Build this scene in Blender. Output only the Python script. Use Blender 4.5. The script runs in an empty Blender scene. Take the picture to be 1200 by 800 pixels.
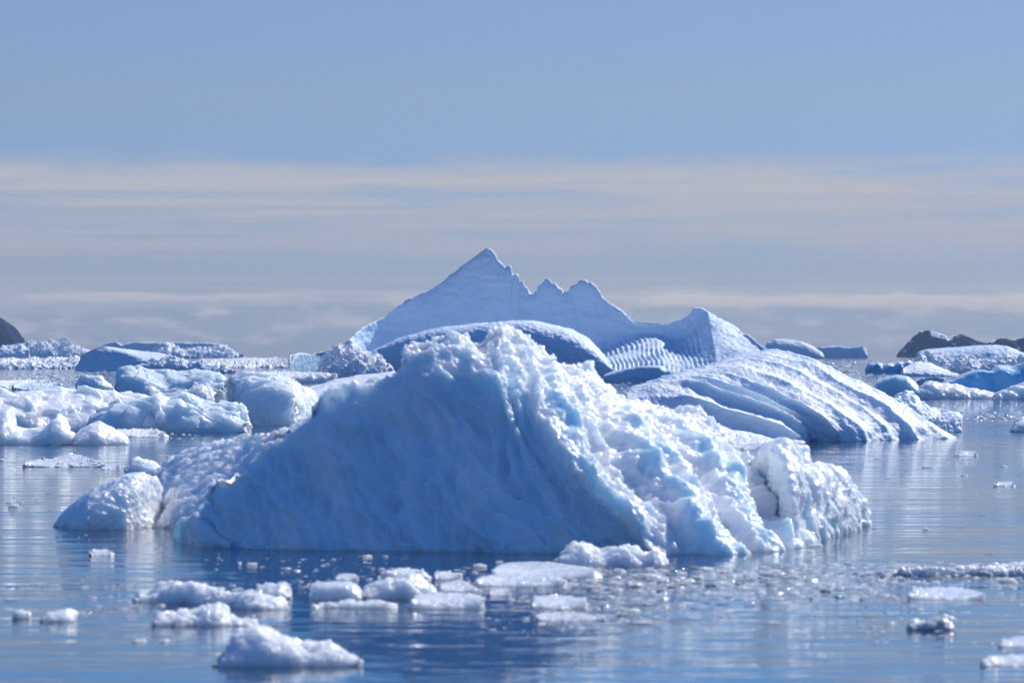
import bpy, math, random
import numpy as np

random.seed(7)
# ------------------------------------------------------------------ scene
sc = bpy.context.scene
col = sc.collection
F, EYE, HY = 5000.0, 3.0, 416.0        # focal length in photo pixels, eye height above the water, horizon row
SUN_AZ, SUN_EL = math.radians(43), math.radians(40)   # clockwise from the view direction (+Y)

def world_at(px, py, D):
    px = np.asarray(px, float); py = np.asarray(py, float); D = np.asarray(D, float)
    return np.stack([(px - 600) / F * D, D + 0 * px, EYE - (py - HY) / F * D], -1)

def water_dist(py):
    return F * EYE / (np.asarray(py, float) - HY)

# ------------------------------------------------------------------ noise (numpy)
_rng = np.random.RandomState(3)
_perm = _rng.permutation(256); _perm = np.concatenate([_perm, _perm, _perm])
_g = _rng.normal(size=(256, 3)); _g /= np.linalg.norm(_g, axis=1)[:, None]
_r3 = _rng.rand(256, 3)

def perlin(p):
    i = np.floor(p).astype(int); f = p - i
    u = f * f * f * (f * (f * 6 - 15) + 10)
    i &= 255
    out = 0
    for dx in (0, 1):
        wx = u[..., 0] if dx else 1 - u[..., 0]
        for dy in (0, 1):
            wy = u[..., 1] if dy else 1 - u[..., 1]
            for dz in (0, 1):
                wz = u[..., 2] if dz else 1 - u[..., 2]
                h = _perm[_perm[_perm[(i[..., 0] + dx) & 255] + ((i[..., 1] + dy) & 255)] + ((i[..., 2] + dz) & 255)]
                g = _g[h]
                out = out + wx * wy * wz * (g[..., 0] * (f[..., 0] - dx) + g[..., 1] * (f[..., 1] - dy) + g[..., 2] * (f[..., 2] - dz))
    return out * 1.6

def fbm(p, octaves=4, gain=0.5):
    a, s, o = 1.0, 0.0, 0
    for k in range(octaves):
        o = o + a * perlin(p * (2.03 ** k) + 17.3 * k); s += a; a *= gain
    return o / s

def billow(p, octaves=3, gain=0.5):
    """rounded humps with sharp creases between"""
    a, s, o = 1.0, 0.0, 0
    for k in range(octaves):
        o = o + a * (3.0 * np.sqrt(perlin(p * (2.1 ** k) + 9.1 * k) ** 2 + 0.004) - 0.9); s += a; a *= gain
    return o / s

def cells(p):
    """distance to nearest scattered point, 0..1"""
    i = np.floor(p).astype(int); f = p - i
    best = np.full(p.shape[:-1], 9.0)
    for dx in (-1, 0, 1):
        for dy in (-1, 0, 1):
            for dz in (-1, 0, 1):
                h = _perm[_perm[_perm[(i[..., 0] + dx) & 255] + ((i[..., 1] + dy) & 255)] + ((i[..., 2] + dz) & 255)]
                q = _r3[h]
                d = (q[..., 0] + dx - f[..., 0]) ** 2 + (q[..., 1] + dy - f[..., 1]) ** 2 + (q[..., 2] + dz - f[..., 2]) ** 2
                best = np.minimum(best, d)
    return np.sqrt(best)

def shards(p):
    """broken flat faces: every cell is a tilted plane"""
    i = np.floor(p).astype(int); f = p - i
    best = np.full(p.shape[:-1], 9.0); val = np.zeros(p.shape[:-1])
    for dx in (-1, 0, 1):
        for dy in (-1, 0, 1):
            for dz in (-1, 0, 1):
                h = _perm[_perm[_perm[(i[..., 0] + dx) & 255] + ((i[..., 1] + dy) & 255)] + ((i[..., 2] + dz) & 255)]
                q = _r3[h]; g = _g[(h * 7 + 3) & 255]
                ex, ey, ez = q[..., 0] + dx - f[..., 0], q[..., 1] + dy - f[..., 1], q[..., 2] + dz - f[..., 2]
                d = ex * ex + ey * ey + ez * ez
                v = 1.5 * (ex * g[..., 0] + ey * g[..., 1] + ez * g[..., 2]) + 0.9 * (q[..., 1] - 0.5)
                m = d < best
                best = np.where(m, d, best); val = np.where(m, v, val)
    return val

def smooth(a, b, x):
    t = np.clip((x - a) / (b - a), 0, 1)
    return t * t * (3 - 2 * t)

# ------------------------------------------------------------------ meshes
def grid_normals(G):
    du = np.gradient(G, axis=1); dv = np.gradient(G, axis=0)
    n = np.cross(du, dv)
    n /= np.linalg.norm(n, axis=-1, keepdims=True) + 1e-9
    return n

def empty(name, loc):
    o = bpy.data.objects.new(name, None); col.objects.link(o); o.location = loc
    o.empty_display_size = 0.3
    return o

def tag(o, label, cat, group=None):
    o['label'] = label; o['category'] = cat
    if group: o['group'] = group
    return o

def mesh_from_grid(name, G, mat, parent=None, clear=None, origin=None):
    if origin is None:
        if clear is not None: clear = np.pad(np.broadcast_to(clear, G.shape[:2]), ((0, 0), (1, 1)), mode='edge')
        G = seal(G, abs(G[0, :, 2].min()))
    nv, nu = G.shape[:2]
    if origin is None:
        c = G.reshape(-1, 3); origin = np.array([c[:, 0].mean(), c[:, 1].mean(), 0.0])
    V = (G - origin).reshape(-1, 3)
    idx = np.arange(nv * nu).reshape(nv, nu)
    q = np.stack([idx[:-1, :-1], idx[1:, :-1], idx[1:, 1:], idx[:-1, 1:]], -1).reshape(-1, 4)
    me = bpy.data.meshes.new(name)
    me.vertices.add(len(V)); me.vertices.foreach_set('co', V.astype(np.float32).ravel())
    me.loops.add(q.size); me.loops.foreach_set('vertex_index', q.astype(np.int32).ravel())
    me.polygons.add(len(q)); me.polygons.foreach_set('loop_start', np.arange(0, q.size, 4, dtype=np.int32))
    me.polygons.foreach_set('use_smooth', np.ones(len(q), bool))
    me.update(); me.validate()
    at = me.attributes.new('clear', 'FLOAT', 'POINT')
    at.data.foreach_set('value', (np.zeros(len(V)) if clear is None else np.broadcast_to(clear, (nv, nu)).ravel()).astype(np.float32))
    me.materials.append(mat)
    o = bpy.data.objects.new(name, me); col.objects.link(o)
    if parent is not None:
        o.parent = parent; o.location = origin - np.array(parent.location)
    else:
        o.location = origin
    return o

def resample(poly, n, soft=0):
    p = np.array(poly, float)
    d = np.r_[0, np.cumsum(np.hypot(*np.diff(p, axis=0).T))]; d /= d[-1]
    t = np.linspace(0, 1, n)
    o = np.stack([np.interp(t, d, p[:, 0]), np.interp(t, d, p[:, 1])], -1)
    if soft:
        k = np.hanning(2 * soft + 3)[1:-1]; k /= k.sum()
        pad = np.concatenate([np.repeat(o[:1], soft, 0), o, np.repeat(o[-1:], soft, 0)])
        s = np.stack([np.convolve(pad[:, c], k, 'valid') for c in (0, 1)], -1)
        s[0], s[-1] = o[0], o[-1]; o = s
    return o

def by_x(poly, xs):
    p = np.array(poly, float)
    return np.interp(xs, p[:, 0], p[:, 1])

def catmull(A, n, axis):
    """resample array A along an axis to n rows with a Catmull-Rom spline"""
    A = np.moveaxis(A, axis, 0); m = len(A)
    t = np.linspace(0, m - 1, n); i = np.minimum(t.astype(int), m - 2); f = (t - i).reshape(-1, *([1] * (A.ndim - 1)))
    P = np.concatenate([2 * A[:1] - A[1:2], A, 2 * A[-1:] - A[-2:-1]])
    a, b, c, d = P[i], P[i + 1], P[i + 2], P[i + 3]
    o = 0.5 * (2 * b + (c - a) * f + (2 * a - 5 * b + 4 * c - d) * f ** 2 + (3 * b - a - 3 * c + d) * f ** 3)
    return np.moveaxis(o, 0, axis)

def close_body(front, back, drop, nb=14, q=2.2):
    """front: grid from the ridge (row 0) to the waterline (last row).  Adds a rounded back and the ice under water."""
    ridge = front[0]
    th = np.pi / 2 * np.linspace(1, 0, nb)[:-1] ** 1.9
    zf = np.cos(th) ** (2 / q); yf = np.sin(th) ** (2 / 2.0)
    rows = []
    bk = np.broadcast_to(np.asarray(back, float), ridge.shape[:1])
    for z, y in zip(zf, yf):
        r = ridge.copy(); r[:, 1] += bk * y; r[:, 2] = ridge[:, 2] * z
        rows.append(r)
    B = np.array(rows)
    bot = B[:1].copy(); bot[..., 2] = -drop
    mid = front[-1:].copy(); mid[..., 2] -= drop * 0.35; mid[..., 1] -= drop * 0.10
    low = front[-1:].copy(); low[..., 2] -= drop
    return np.concatenate([bot, B, front, mid, low]), nb   # front starts at row nb

def seal(G, drop):
    a = G[:, :1].copy(); b = G[:, -1:].copy()
    for e in (a, b): e[..., 1] = e[..., 1].mean(); e[..., 0] = e[..., 0].mean(); e[..., 2] = -drop
    return np.concatenate([a, G, b], 1)

def displaced(G, nfront, D, specs, seed):
    """specs: (kind, amplitude px, wavelength px, octaves[, (sx,sy,sz)]) measured in photo pixels at distance D"""
    px = D / F
    N = grid_normals(G)
    d = np.zeros(G.shape[:2])
    for s in specs:
        kind, amp, wl, oc = s[:4]
        st = np.array(s[4] if len(s) > 4 else (1, 1, 1), float)
        p = G / (wl * px) * st + seed * 7.77
        if kind == 'fbm': v = fbm(p, oc)
        elif kind == 'billow': v = billow(p, oc)
        elif kind == 'domes':
            v = 1 - 1.6 * cells(p) ** 2
            for k in range(1, oc): v = v + 0.5 ** k * (1 - 1.6 * cells(p * 2.1 ** k + 5 * k) ** 2)
        elif kind == 'shards':
            v = shards(p + 0.15 * fbm(p * 2.0, 2)[..., None])
            for k in range(1, oc): v = v + 0.5 ** k * shards(p * 2.2 ** k + 5 * k)
        d = d + amp * px * v
    return G + N * d[..., None]

ROUGH = [('billow', 3, 40, 2), ('shards', 3.0, 24, 2), ('fbm', 1.0, 7, 3)]
SNOWY = [('fbm', 4, 40, 3), ('fbm', 0.9, 6, 2)]
LUMPY = [('billow', 3, 26, 2), ('shards', 3.0, 12, 2), ('fbm', .8, 5, 2)]
FLAT = [('fbm', 1.6, 22, 3), ('shards', 1.6, 10, 2)]

def auto_body(name, top, base, mat, parent=None, setback=None, ztop=None, back=None, prof=(2.0, 2.2), disp=ROUGH,
              clear=0.0, soft=1, seed=None, res=1.0, drop=None, cap=0.0, patch=None):
    """a body of ice seen between an upper outline and a waterline, both in photo pixels"""
    top = np.array(top, float); base = np.array(base, float)
    if base.ndim == 1:                       # a single waterline row
        base = np.array([[top[0, 0], float(base[0])], [top[-1, 0], float(base[-1])]])
    w = np.ptp(top[:, 0]); h = base[:, 1].max() - top[:, 1].min()
    nu = int(np.clip(w * 1.1 * res, 24, 620)); nv = int(np.clip(h * 1.9 * res, 14, 240))
    T = resample(top, nu, soft); B = resample(base, nu, soft)
    Dw = water_dist(B[:, 1])
    Dm = float(np.median(Dw)); pxm = Dm / F
    u = np.linspace(-1, 1, nu); ell = (1 - np.abs(u) ** 3.0) ** 0.6
    if ztop is not None:
        Dr = np.maximum(F * (EYE - ztop) / (T[:, 1] - HY), Dw + 0.02)
        Dr = Dw + (Dr - Dw) * (0.15 + 0.85 * ell)
        if back is None: back = 2 * pxm
    else:
        if setback is None: setback = 0.30 * w * pxm
        Dr = Dw + setback * (0.04 + 0.96 * ell)
        if back is None: back = setback * 0.8
    R = world_at(T[:, 0], T[:, 1], Dr); W = world_at(B[:, 0], B[:, 1], Dw); W[:, 2] = 0
    R[:, 2] = np.maximum(R[:, 2], 0.15 * pxm)
    p, q = prof
    th = np.linspace(0, np.pi / 2, nv)
    yf = np.sin(th) ** (2 / p); zf = np.cos(th) ** (2 / q)
    s = yf[:, None]
    front = np.empty((nv, nu, 3))
    front[..., 0] = R[None, :, 0] * (1 - s) + W[None, :, 0] * s
    front[..., 1] = R[None, :, 1] * (1 - s) + W[None, :, 1] * s
    front[..., 2] = R[None, :, 2] * zf[:, None]
    if drop is None: drop = max(6 * pxm, 0.12 * h * pxm)
    G, nf = close_body(front, back * (0.05 + 0.95 * ell), drop)
    if patch:                                # a snow field: columns px0..px1, rows r0..r1 down the front
        cx = np.broadcast_to(T[None, :, 0], G.shape[:2]); rw = np.clip((np.arange(len(G)) - nf) / (nv - 1), -1, 1)[:, None] + 0.12 * fbm(G / (9 * pxm), 2)
        clear = clear + 0.9 * smooth(patch[0] - 1, patch[0] + 1, cx) * smooth(patch[1] + 4, patch[1] - 4, cx + 40 * rw) * smooth(patch[2] - .04, patch[2] + .04, rw) * smooth(patch[3] + .04, patch[3] - .04, rw)
    if cap:
        rw = np.clip((np.arange(len(G)) - nf) / (nv - 1), 0, 1)[:, None]
        clear = clear * smooth(cap * 0.5, cap, rw + 0.18 * fbm(G / (22 * pxm), 3))
    if seed is None: seed = (hash_name(name) + len(bpy.data.meshes) * 3) % 97
    G = displaced(G, nf, Dm, disp, seed)
    return mesh_from_grid(name, G, mat, parent, clear)

def hash_name(s):
    h = 7
    for c in s: h = (h * 31 + ord(c)) % 9973
    return h

def thing(name, label, cat, top, base, mat, group=None, **k):
    return tag(auto_body(name, top, base, mat, None, **k), label, cat, group)

def station_grid(stations, nu, nv):
    """stations: list of (setback, [(px,py,t) ...]) first row the ridge (t=0), last row the waterline (t=1)"""
    cols = []
    for setback, pts in stations:
        pts = np.array(pts, float)
        Dw = water_dist(pts[-1, 1])
        D = Dw + setback * (1 - pts[:, 2])
        cols.append(np.stack([pts[:, 0], pts[:, 1], D], -1))
    A = np.array(cols).transpose(1, 0, 2)            # rows, stations, (px,py,D)
    A = catmull(A, nu, 1); A = catmull(A, nv, 0)
    return A                                          # still in pixels + distance

# ------------------------------------------------------------------ materials
def new_mat(name):
    m = bpy.data.materials.new(name); m.use_nodes = True
    nt = m.node_tree; nt.nodes.clear()
    out = nt.nodes.new('ShaderNodeOutputMaterial'); b = nt.nodes.new('ShaderNodeBsdfPrincipled')
    nt.links.new(b.outputs[0], out.inputs[0])
    return m, nt, b

def nd(nt, t, **inp):
    n = nt.nodes.new(t)
    for k, v in inp.items():
        k = k.replace('_', ' ')
        if k in n.inputs: n.inputs[k].default_value = v
        else: setattr(n, k.replace(' ', '_'), v)
    return n

def ice_mat(name, white, blue, px, rough=(0.16, 0.34), sss=0.0, radius=(0.1, 0.25, 0.5), bump=0.5, blotch=0.35, spec=0.5):
    """px: metres per photo pixel where the ice floats, so that grain keeps its true size"""
    m, nt, b = new_mat(name); L = nt.links
    tc = nd(nt, 'ShaderNodeTexCoord'); O = tc.outputs['Object']
    at = nd(nt, 'ShaderNodeAttribute'); at.attribute_name = 'clear'
    n1 = nd(nt, 'ShaderNodeTexNoise', Scale=1 / (38 * px), Detail=5.0, Roughness=0.6); L.new(O, n1.inputs['Vector'])
    mr = nd(nt, 'ShaderNodeMapRange'); mr.inputs[1].default_value = 0.40; mr.inputs[2].default_value = 0.68
    mr.inputs[3].default_value = -0.0; mr.inputs[4].default_value = blotch
    L.new(n1.outputs[0], mr.inputs[0])
    ad = nd(nt, 'ShaderNodeMath'); ad.operation = 'ADD'; ad.use_clamp = True
    L.new(at.outputs['Fac'], ad.inputs[0]); L.new(mr.outputs[0], ad.inputs[1])
    mx = nd(nt, 'ShaderNodeMix'); mx.data_type = 'RGBA'
    mx.inputs[6].default_value = (*white, 1); mx.inputs[7].default_value = (*blue, 1)
    L.new(ad.outputs[0], mx.inputs[0]); L.new(mx.outputs[2], b.inputs['Base Color'])
    n2 = nd(nt, 'ShaderNodeTexNoise', Scale=1 / (6 * px), Detail=3.0, Roughness=0.65); L.new(O, n2.inputs['Vector'])
    r = nd(nt, 'ShaderNodeMapRange'); r.inputs[1].default_value = 0.3; r.inputs[2].default_value = 0.7
    r.inputs[3].default_value = rough[0]; r.inputs[4].default_value = rough[1]
    L.new(n2.outputs[0], r.inputs[0]); L.new(r.outputs[0], b.inputs['Roughness'])
    bp = nd(nt, 'ShaderNodeBump', Strength=bump, Distance=2.2 * px)
    L.new(n2.outputs[0], bp.inputs['Height']); L.new(bp.outputs[0], b.inputs['Normal'])
    b.inputs['IOR'].default_value = 1.31; b.inputs['Specular IOR Level'].default_value = spec
    if sss:
        b.inputs['Subsurface Weight'].default_value = sss
        b.inputs['Subsurface Radius'].default_value = radius
        b.inputs['Subsurface Scale'].default_value = 1.0
    return m

WHITE = (0.80, 0.85, 0.90); BLUE = (0.20, 0.47, 0.80)
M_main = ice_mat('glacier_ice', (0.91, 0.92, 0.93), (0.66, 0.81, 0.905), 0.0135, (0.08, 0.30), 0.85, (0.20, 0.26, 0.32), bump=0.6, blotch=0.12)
M_mid = ice_mat('berg_ice', (0.935, 0.945, 0.95), (0.56, 0.75, 0.81), 0.033, (0.25, 0.45), 0.9, (0.55, 0.62, 0.68), bump=0.4, blotch=0.15)
M_rib = ice_mat('ribbed_snow_ice', (0.82, 0.86, 0.91), (0.50, 0.68, 0.86), 0.030, (0.42, 0.62), 0.5, (0.2, 0.26, 0.32), bump=0.7, blotch=0.2)
M_snow = ice_mat('wind_packed_snow', (0.73, 0.835, 0.93), (0.55, 0.70, 0.86), 0.12, (0.45, 0.65), 0, bump=0.6, blotch=0.15, spec=0.3)
M_far = ice_mat('distant_ice', (0.90, 0.915, 0.93), (0.40, 0.60, 0.78), 0.3, (0.45, 0.65), 0, bump=0.6, blotch=0.35, spec=0.3)
M_floe = ice_mat('wet_floe_ice', (0.84, 0.86, 0.88), (0.60, 0.66, 0.70), 0.0105, (0.06, 0.32), 0.9, (0.30, 0.32, 0.34), bump=0.35, blotch=0.6)
M_blue = ice_mat('dense_blue_ice', (0.88, 0.90, 0.92), (0.20, 0.52, 0.78), 0.06, (0.2, 0.4), 0.5, (0.3, 0.36, 0.42), bump=0.4, blotch=0.2)
M_grey = ice_mat('dirty_brash_ice', (0.76, 0.77, 0.78), (0.45, 0.46, 0.47), 0.012, (0.15, 0.4), 0.8, (0.1, 0.11, 0.12), bump=0.5, blotch=0.6)
M_dark = ice_mat('clear_dark_ice', (0.26, 0.28, 0.30), (0.42, 0.44, 0.46), 0.012, (0.08, 0.2), 0.5, bump=0.4, blotch=0.6)

def rock_mat():
    m, nt, b = new_mat('rock_with_snow'); L = nt.links
    tc = nd(nt, 'ShaderNodeTexCoord'); O = tc.outputs['Object']
    at = nd(nt, 'ShaderNodeAttribute'); at.attribute_name = 'clear'     # how snow-covered
    n1 = nd(nt, 'ShaderNodeTexNoise', Scale=0.012, Detail=3.0, Roughness=0.5); L.new(O, n1.inputs['Vector'])
    rock = nd(nt, 'ShaderNodeValToRGB'); rock.color_ramp.elements[0].color = (0.004, 0.010, 0.030, 1); rock.color_ramp.elements[1].color = (0.016, 0.026, 0.055, 1)  # rock colour carries painted-in blue of the distance haze
    rock.color_ramp.elements[0].position = 0.35; rock.color_ramp.elements[1].position = 0.7
    L.new(n1.outputs[0], rock.inputs[0])
    g = nd(nt, 'ShaderNodeNewGeometry'); sp = nd(nt, 'ShaderNodeSeparateXYZ'); L.new(g.outputs['Normal'], sp.inputs[0])
    s1 = nd(nt, 'ShaderNodeMath'); s1.operation = 'MULTIPLY_ADD'; s1.inputs[1].default_value = 0.7
    L.new(sp.outputs[2], s1.inputs[0]); L.new(n1.outputs[0], s1.inputs[2])
    s2 = nd(nt, 'ShaderNodeMath'); s2.operation = 'ADD'; L.new(s1.outputs[0], s2.inputs[0]); L.new(at.outputs['Fac'], s2.inputs[1])
    mr = nd(nt, 'ShaderNodeMapRange'); mr.inputs[1].default_value = 1.02; mr.inputs[2].default_value = 1.06; L.new(s2.outputs[0], mr.inputs[0])
    mx = nd(nt, 'ShaderNodeMix'); mx.data_type = 'RGBA'; mx.inputs[7].default_value = (0.84, 0.86, 0.88, 1)
    L.new(mr.outputs[0], mx.inputs[0]); L.new(rock.outputs[0], mx.inputs[6]); L.new(mx.outputs[2], b.inputs['Base Color'])
    b.inputs['Roughness'].default_value = 0.95; b.inputs['Specular IOR Level'].default_value = 0.05
    return m
M_rock = rock_mat()

# ------------------------------------------------------------------ sky, sun, air
w = bpy.data.worlds.new('World'); sc.world = w; w.use_nodes = True
nt = w.node_tree; nt.nodes.clear(); L = nt.links
wo = nd(nt, 'ShaderNodeOutputWorld'); bg = nd(nt, 'ShaderNodeBackground'); L.new(bg.outputs[0], wo.inputs[0])
bg.inputs[1].default_value = 0.14
sky = nd(nt, 'ShaderNodeTexSky'); sky.sky_type = 'NISHITA'; sky.sun_disc = False
sky.sun_elevation = SUN_EL; sky.sun_rotation = SUN_AZ
sky.air_density = 1.0; sky.dust_density = 0.3; sky.ozone_density = 3.0; sky.altitude = 0
tc = nd(nt, 'ShaderNodeTexCoord'); sep = nd(nt, 'ShaderNodeSeparateXYZ'); L.new(tc.outputs['Generated'], sep.inputs[0])
def ramp(els, src, interp='EASE'):
    r = nd(nt, 'ShaderNodeValToRGB'); cr = r.color_ramp; cr.interpolation = interp
    while len(cr.elements) < len(els): cr.elements.new(0.5)
    for e, (p, c) in zip(cr.elements, els):
        e.position = p; e.color = c if len(c) == 4 else (*c, 1)
    L.new(src, r.inputs[0]); return r
def mathn(op, a, b=None, c=None, clamp=False):
    n = nd(nt, 'ShaderNodeMath'); n.operation = op; n.use_clamp = clamp
    for k, v in enumerate((a, b, c)):
        if v is None: continue
        if isinstance(v, (int, float)): n.inputs[k].default_value = v
        else: L.new(v, n.inputs[k])
    return n.outputs[0]
el = mathn('MULTIPLY', sep.outputs[2], 10.0, clamp=True)            # sine of elevation * 10 : 0..0.83 in the picture
# clear air low over a polar sea is bluer than the default sky; upper dome tinted for bluer fill light
tint = ramp([(0.0, (0.29, 0.365, 0.60)), (0.43, (0.295, 0.37, 0.63)), (0.64, (0.33, 0.377, 0.57)), (0.85, (0.335, 0.38, 0.58)), (1.0, (0.29, 0.56, 0.93))], el)
mul = nd(nt, 'ShaderNodeMix'); mul.data_type = 'RGBA'; mul.blend_type = 'MULTIPLY'; mul.inputs[0].default_value = 1.0
L.new(sky.outputs[0], mul.inputs[6]); L.new(tint.outputs[0], mul.inputs[7])
# thin stratus: long flat sheets low in the sky
az = mathn('ARCTAN2', sep.outputs[0], sep.outputs[1])
cv = nd(nt, 'ShaderNodeCombineXYZ'); L.new(mathn('MULTIPLY', az, 14.0), cv.inputs[0]); L.new(mathn('MULTIPLY', sep.outputs[2], 150.0), cv.inputs[1])
nz = nd(nt, 'ShaderNodeTexNoise', Scale=1.0, Detail=6.0, Roughness=0.55); L.new(cv.outputs[0], nz.inputs['Vector'])
cv2 = nd(nt, 'ShaderNodeCombineXYZ'); L.new(mathn('MULTIPLY', az, 60.0), cv2.inputs[0]); L.new(mathn('MULTIPLY', sep.outputs[2], 220.0), cv2.inputs[1])
nz2 = nd(nt, 'ShaderNodeTexNoise', Scale=1.0, Detail=7.0, Roughness=0.6); L.new(cv2.outputs[0], nz2.inputs['Vector'])
elw = mathn('ADD', el, mathn('ADD', mathn('MULTIPLY', mathn('SUBTRACT', nz.outputs[0], 0.5), 0.09), mathn('MULTIPLY', mathn('SUBTRACT', nz2.outputs[0], 0.5), 0.05)))
band = ramp([(0.0, (0.10,) * 3), (0.06, (.25,) * 3), (0.115, (0.42,) * 3), (0.14, (.75,) * 3), (0.155, (0.30,) * 3), (0.22, (.25,) * 3), (0.26, (.7,) * 3),
             (0.31, (.75,) * 3), (0.40, (.95,) * 3), (0.425, (.85,) * 3), (0.475, (0.0,) * 3), (1.0, (0.0,) * 3)], elw, 'LINEAR')
streak = mathn('MULTIPLY_ADD', mathn('SUBTRACT', nz.outputs[0], 0.5), 3.6, 0.95, clamp=True)
puff = ramp([(0.43, (0,) * 3), (0.66, (1,) * 3)], nz2.outputs[0])
puffband = ramp([(0.0, (0.3,) * 3), (0.05, (.9,) * 3), (0.13, (1,) * 3), (0.16, (0.0,) * 3), (1.0, (0.0,) * 3)], elw)
pf = mathn('MULTIPLY', mathn('MULTIPLY', puff.outputs[0], puffband.outputs[0]), 0.95)
azm = nd(nt, 'ShaderNodeMapRange'); azm.inputs[1].default_value = 0.012; azm.inputs[2].default_value = 0.035; L.new(az, azm.inputs[0])
cream = ramp([(0.0, (0,) * 3), (0.098, (0,) * 3), (0.120, (.9,) * 3), (0.136, (1,) * 3), (0.146, (0,) * 3), (1.0, (0,) * 3)],
             mathn('ADD', el, mathn('MULTIPLY', mathn('SUBTRACT', nz2.outputs[0], 0.5), 0.045)))
pf = mathn('MAXIMUM', pf, mathn('MULTIPLY', cream.outputs[0], azm.outputs[0]))
cv3 = nd(nt, 'ShaderNodeCombineXYZ'); L.new(mathn('MULTIPLY', az, 7.0), cv3.inputs[0]); L.new(mathn('MULTIPLY', sep.outputs[2], 520.0), cv3.inputs[1])
nz3 = nd(nt, 'ShaderNodeTexNoise', Scale=1.0, Detail=6.0, Roughness=0.62, Distortion=0.3); L.new(cv3.outputs[0], nz3.inputs['Vector'])
wisp = mathn('MULTIPLY_ADD', mathn('SUBTRACT', nz3.outputs[0], 0.5), 2.6, 0.92, clamp=True)
streak = mathn('MULTIPLY', streak, wisp)
cf = mathn('MULTIPLY', mathn('MAXIMUM', mathn('MULTIPLY', band.outputs[0], streak), pf), 1.0, clamp=True)
cmix = nd(nt, 'ShaderNodeMix'); cmix.data_type = 'RGBA'
ccol = ramp([(0.0, (3.6, 3.5, 3.75)), (0.08, (4.0, 3.8, 3.9)), (0.145, (4.6, 4.3, 4.3)), (0.21, (3.4, 3.4, 3.75)), (0.45, (3.70, 3.68, 3.90))], el)
L.new(cf, cmix.inputs[0]); L.new(mul.outputs[2], cmix.inputs[6]); L.new(ccol.outputs[0], cmix.inputs[7])
L.new(cmix.outputs[2], bg.inputs[0])

sun = bpy.data.lights.new('sun', 'SUN'); sun.energy = 4.7; sun.angle = math.radians(0.53); sun.color = (1.0, 0.955, 0.89)
so = bpy.data.objects.new('sun', sun); col.objects.link(so)
from mathutils import Vector
sd = Vector((math.sin(SUN_AZ) * math.cos(SUN_EL), math.cos(SUN_AZ) * math.cos(SUN_EL), math.sin(SUN_EL)))
so.rotation_euler = (-sd).to_track_quat('-Z', 'Y').to_euler(); so.location = (40, 20, 60)

def haze_box():
    me = bpy.data.meshes.new('haze'); R, z0, z1 = 9500, -3.0, 90.0
    v = [(x * R, y * R, z) for z in (z0, z1) for x, y in ((-1, -1), (1, -1), (1, 1), (-1, 1))]
    me.from_pydata(v, [], [(3, 2, 1, 0), (4, 5, 6, 7), (0, 1, 5, 4), (1, 2, 6, 5), (2, 3, 7, 6), (3, 0, 4, 7)])
    m = bpy.data.materials.new('haze_air'); m.use_nodes = True; n = m.node_tree; n.nodes.clear()
    o = n.nodes.new('ShaderNodeOutputMaterial'); p = n.nodes.new('ShaderNodeVolumePrincipled')
    p.inputs['Color'].default_value = (0.45, 0.68, 1.0, 1); p.inputs['Density'].default_value = 0.00005
    n.links.new(p.outputs[0], o.inputs['Volume'])
    me.materials.append(m); ob = bpy.data.objects.new('haze', me); col.objects.link(ob); ob['kind'] = 'stuff'
haze_box()

# ------------------------------------------------------------------ water
def water():
    m, nt, b = new_mat('sea_water'); L = nt.links
    b.inputs['Base Color'].default_value = (0.008, 0.028, 0.065, 1); b.inputs['Roughness'].default_value = 0.04
    b.inputs['IOR'].default_value = 1.333
    tc = nd(nt, 'ShaderNodeTexCoord'); O = tc.outputs['Object']
    mp = nd(nt, 'ShaderNodeMapping'); mp.inputs['Scale'].default_value = (0.42, 1.0, 1.0); mp.inputs['Rotation'].default_value = (0, 0, 0.25); L.new(O, mp.inputs[0])
    def noise(scale, detail, r=0.5):
        n = nd(nt, 'ShaderNodeTexNoise', Scale=scale, Detail=detail, Roughness=r); L.new(mp.outputs[0], n.inputs['Vector']); return n
    big = noise(0.05, 2.0)
    pr = nd(nt, 'ShaderNodeMapRange'); pr.inputs[1].default_value = 0.38; pr.inputs[2].default_value = 0.62; pr.inputs[3].default_value = 0.45; pr.inputs[4].default_value = 1.0
    L.new(big.outputs[0], pr.inputs[0])
    prev = None
    for sc_, det, dist, st in ((0.22, 1.0, 0.11, 0.6), (1.0, 3.0, 0.06, 0.9), (2.6, 2.0, 0.018, 0.9), (6.0, 2.0, 0.002, 0.9)):
        n = noise(sc_, det); bp = nd(nt, 'ShaderNodeBump', Distance=dist)
        mm = nd(nt, 'ShaderNodeMath'); mm.operation = 'MULTIPLY'; mm.inputs[1].default_value = st; L.new(pr.outputs[0], mm.inputs[0]); L.new(mm.outputs[0], bp.inputs['Strength'])
        L.new(n.outputs[0], bp.inputs['Height'])
        if prev: L.new(prev.outputs[0], bp.inputs['Normal'])
        prev = bp
    L.new(prev.outputs[0], b.inputs['Normal'])
    R = 9400
    me = bpy.data.meshes.new('sea_water'); me.from_pydata([(-R, -R, 0), (R, -R, 0), (R, R, 0), (-R, R, 0)], [], [(0, 1, 2, 3)])
    me.materials.append(m); o = bpy.data.objects.new('sea_water', me); col.objects.link(o); o['kind'] = 'structure'
water()

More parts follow.
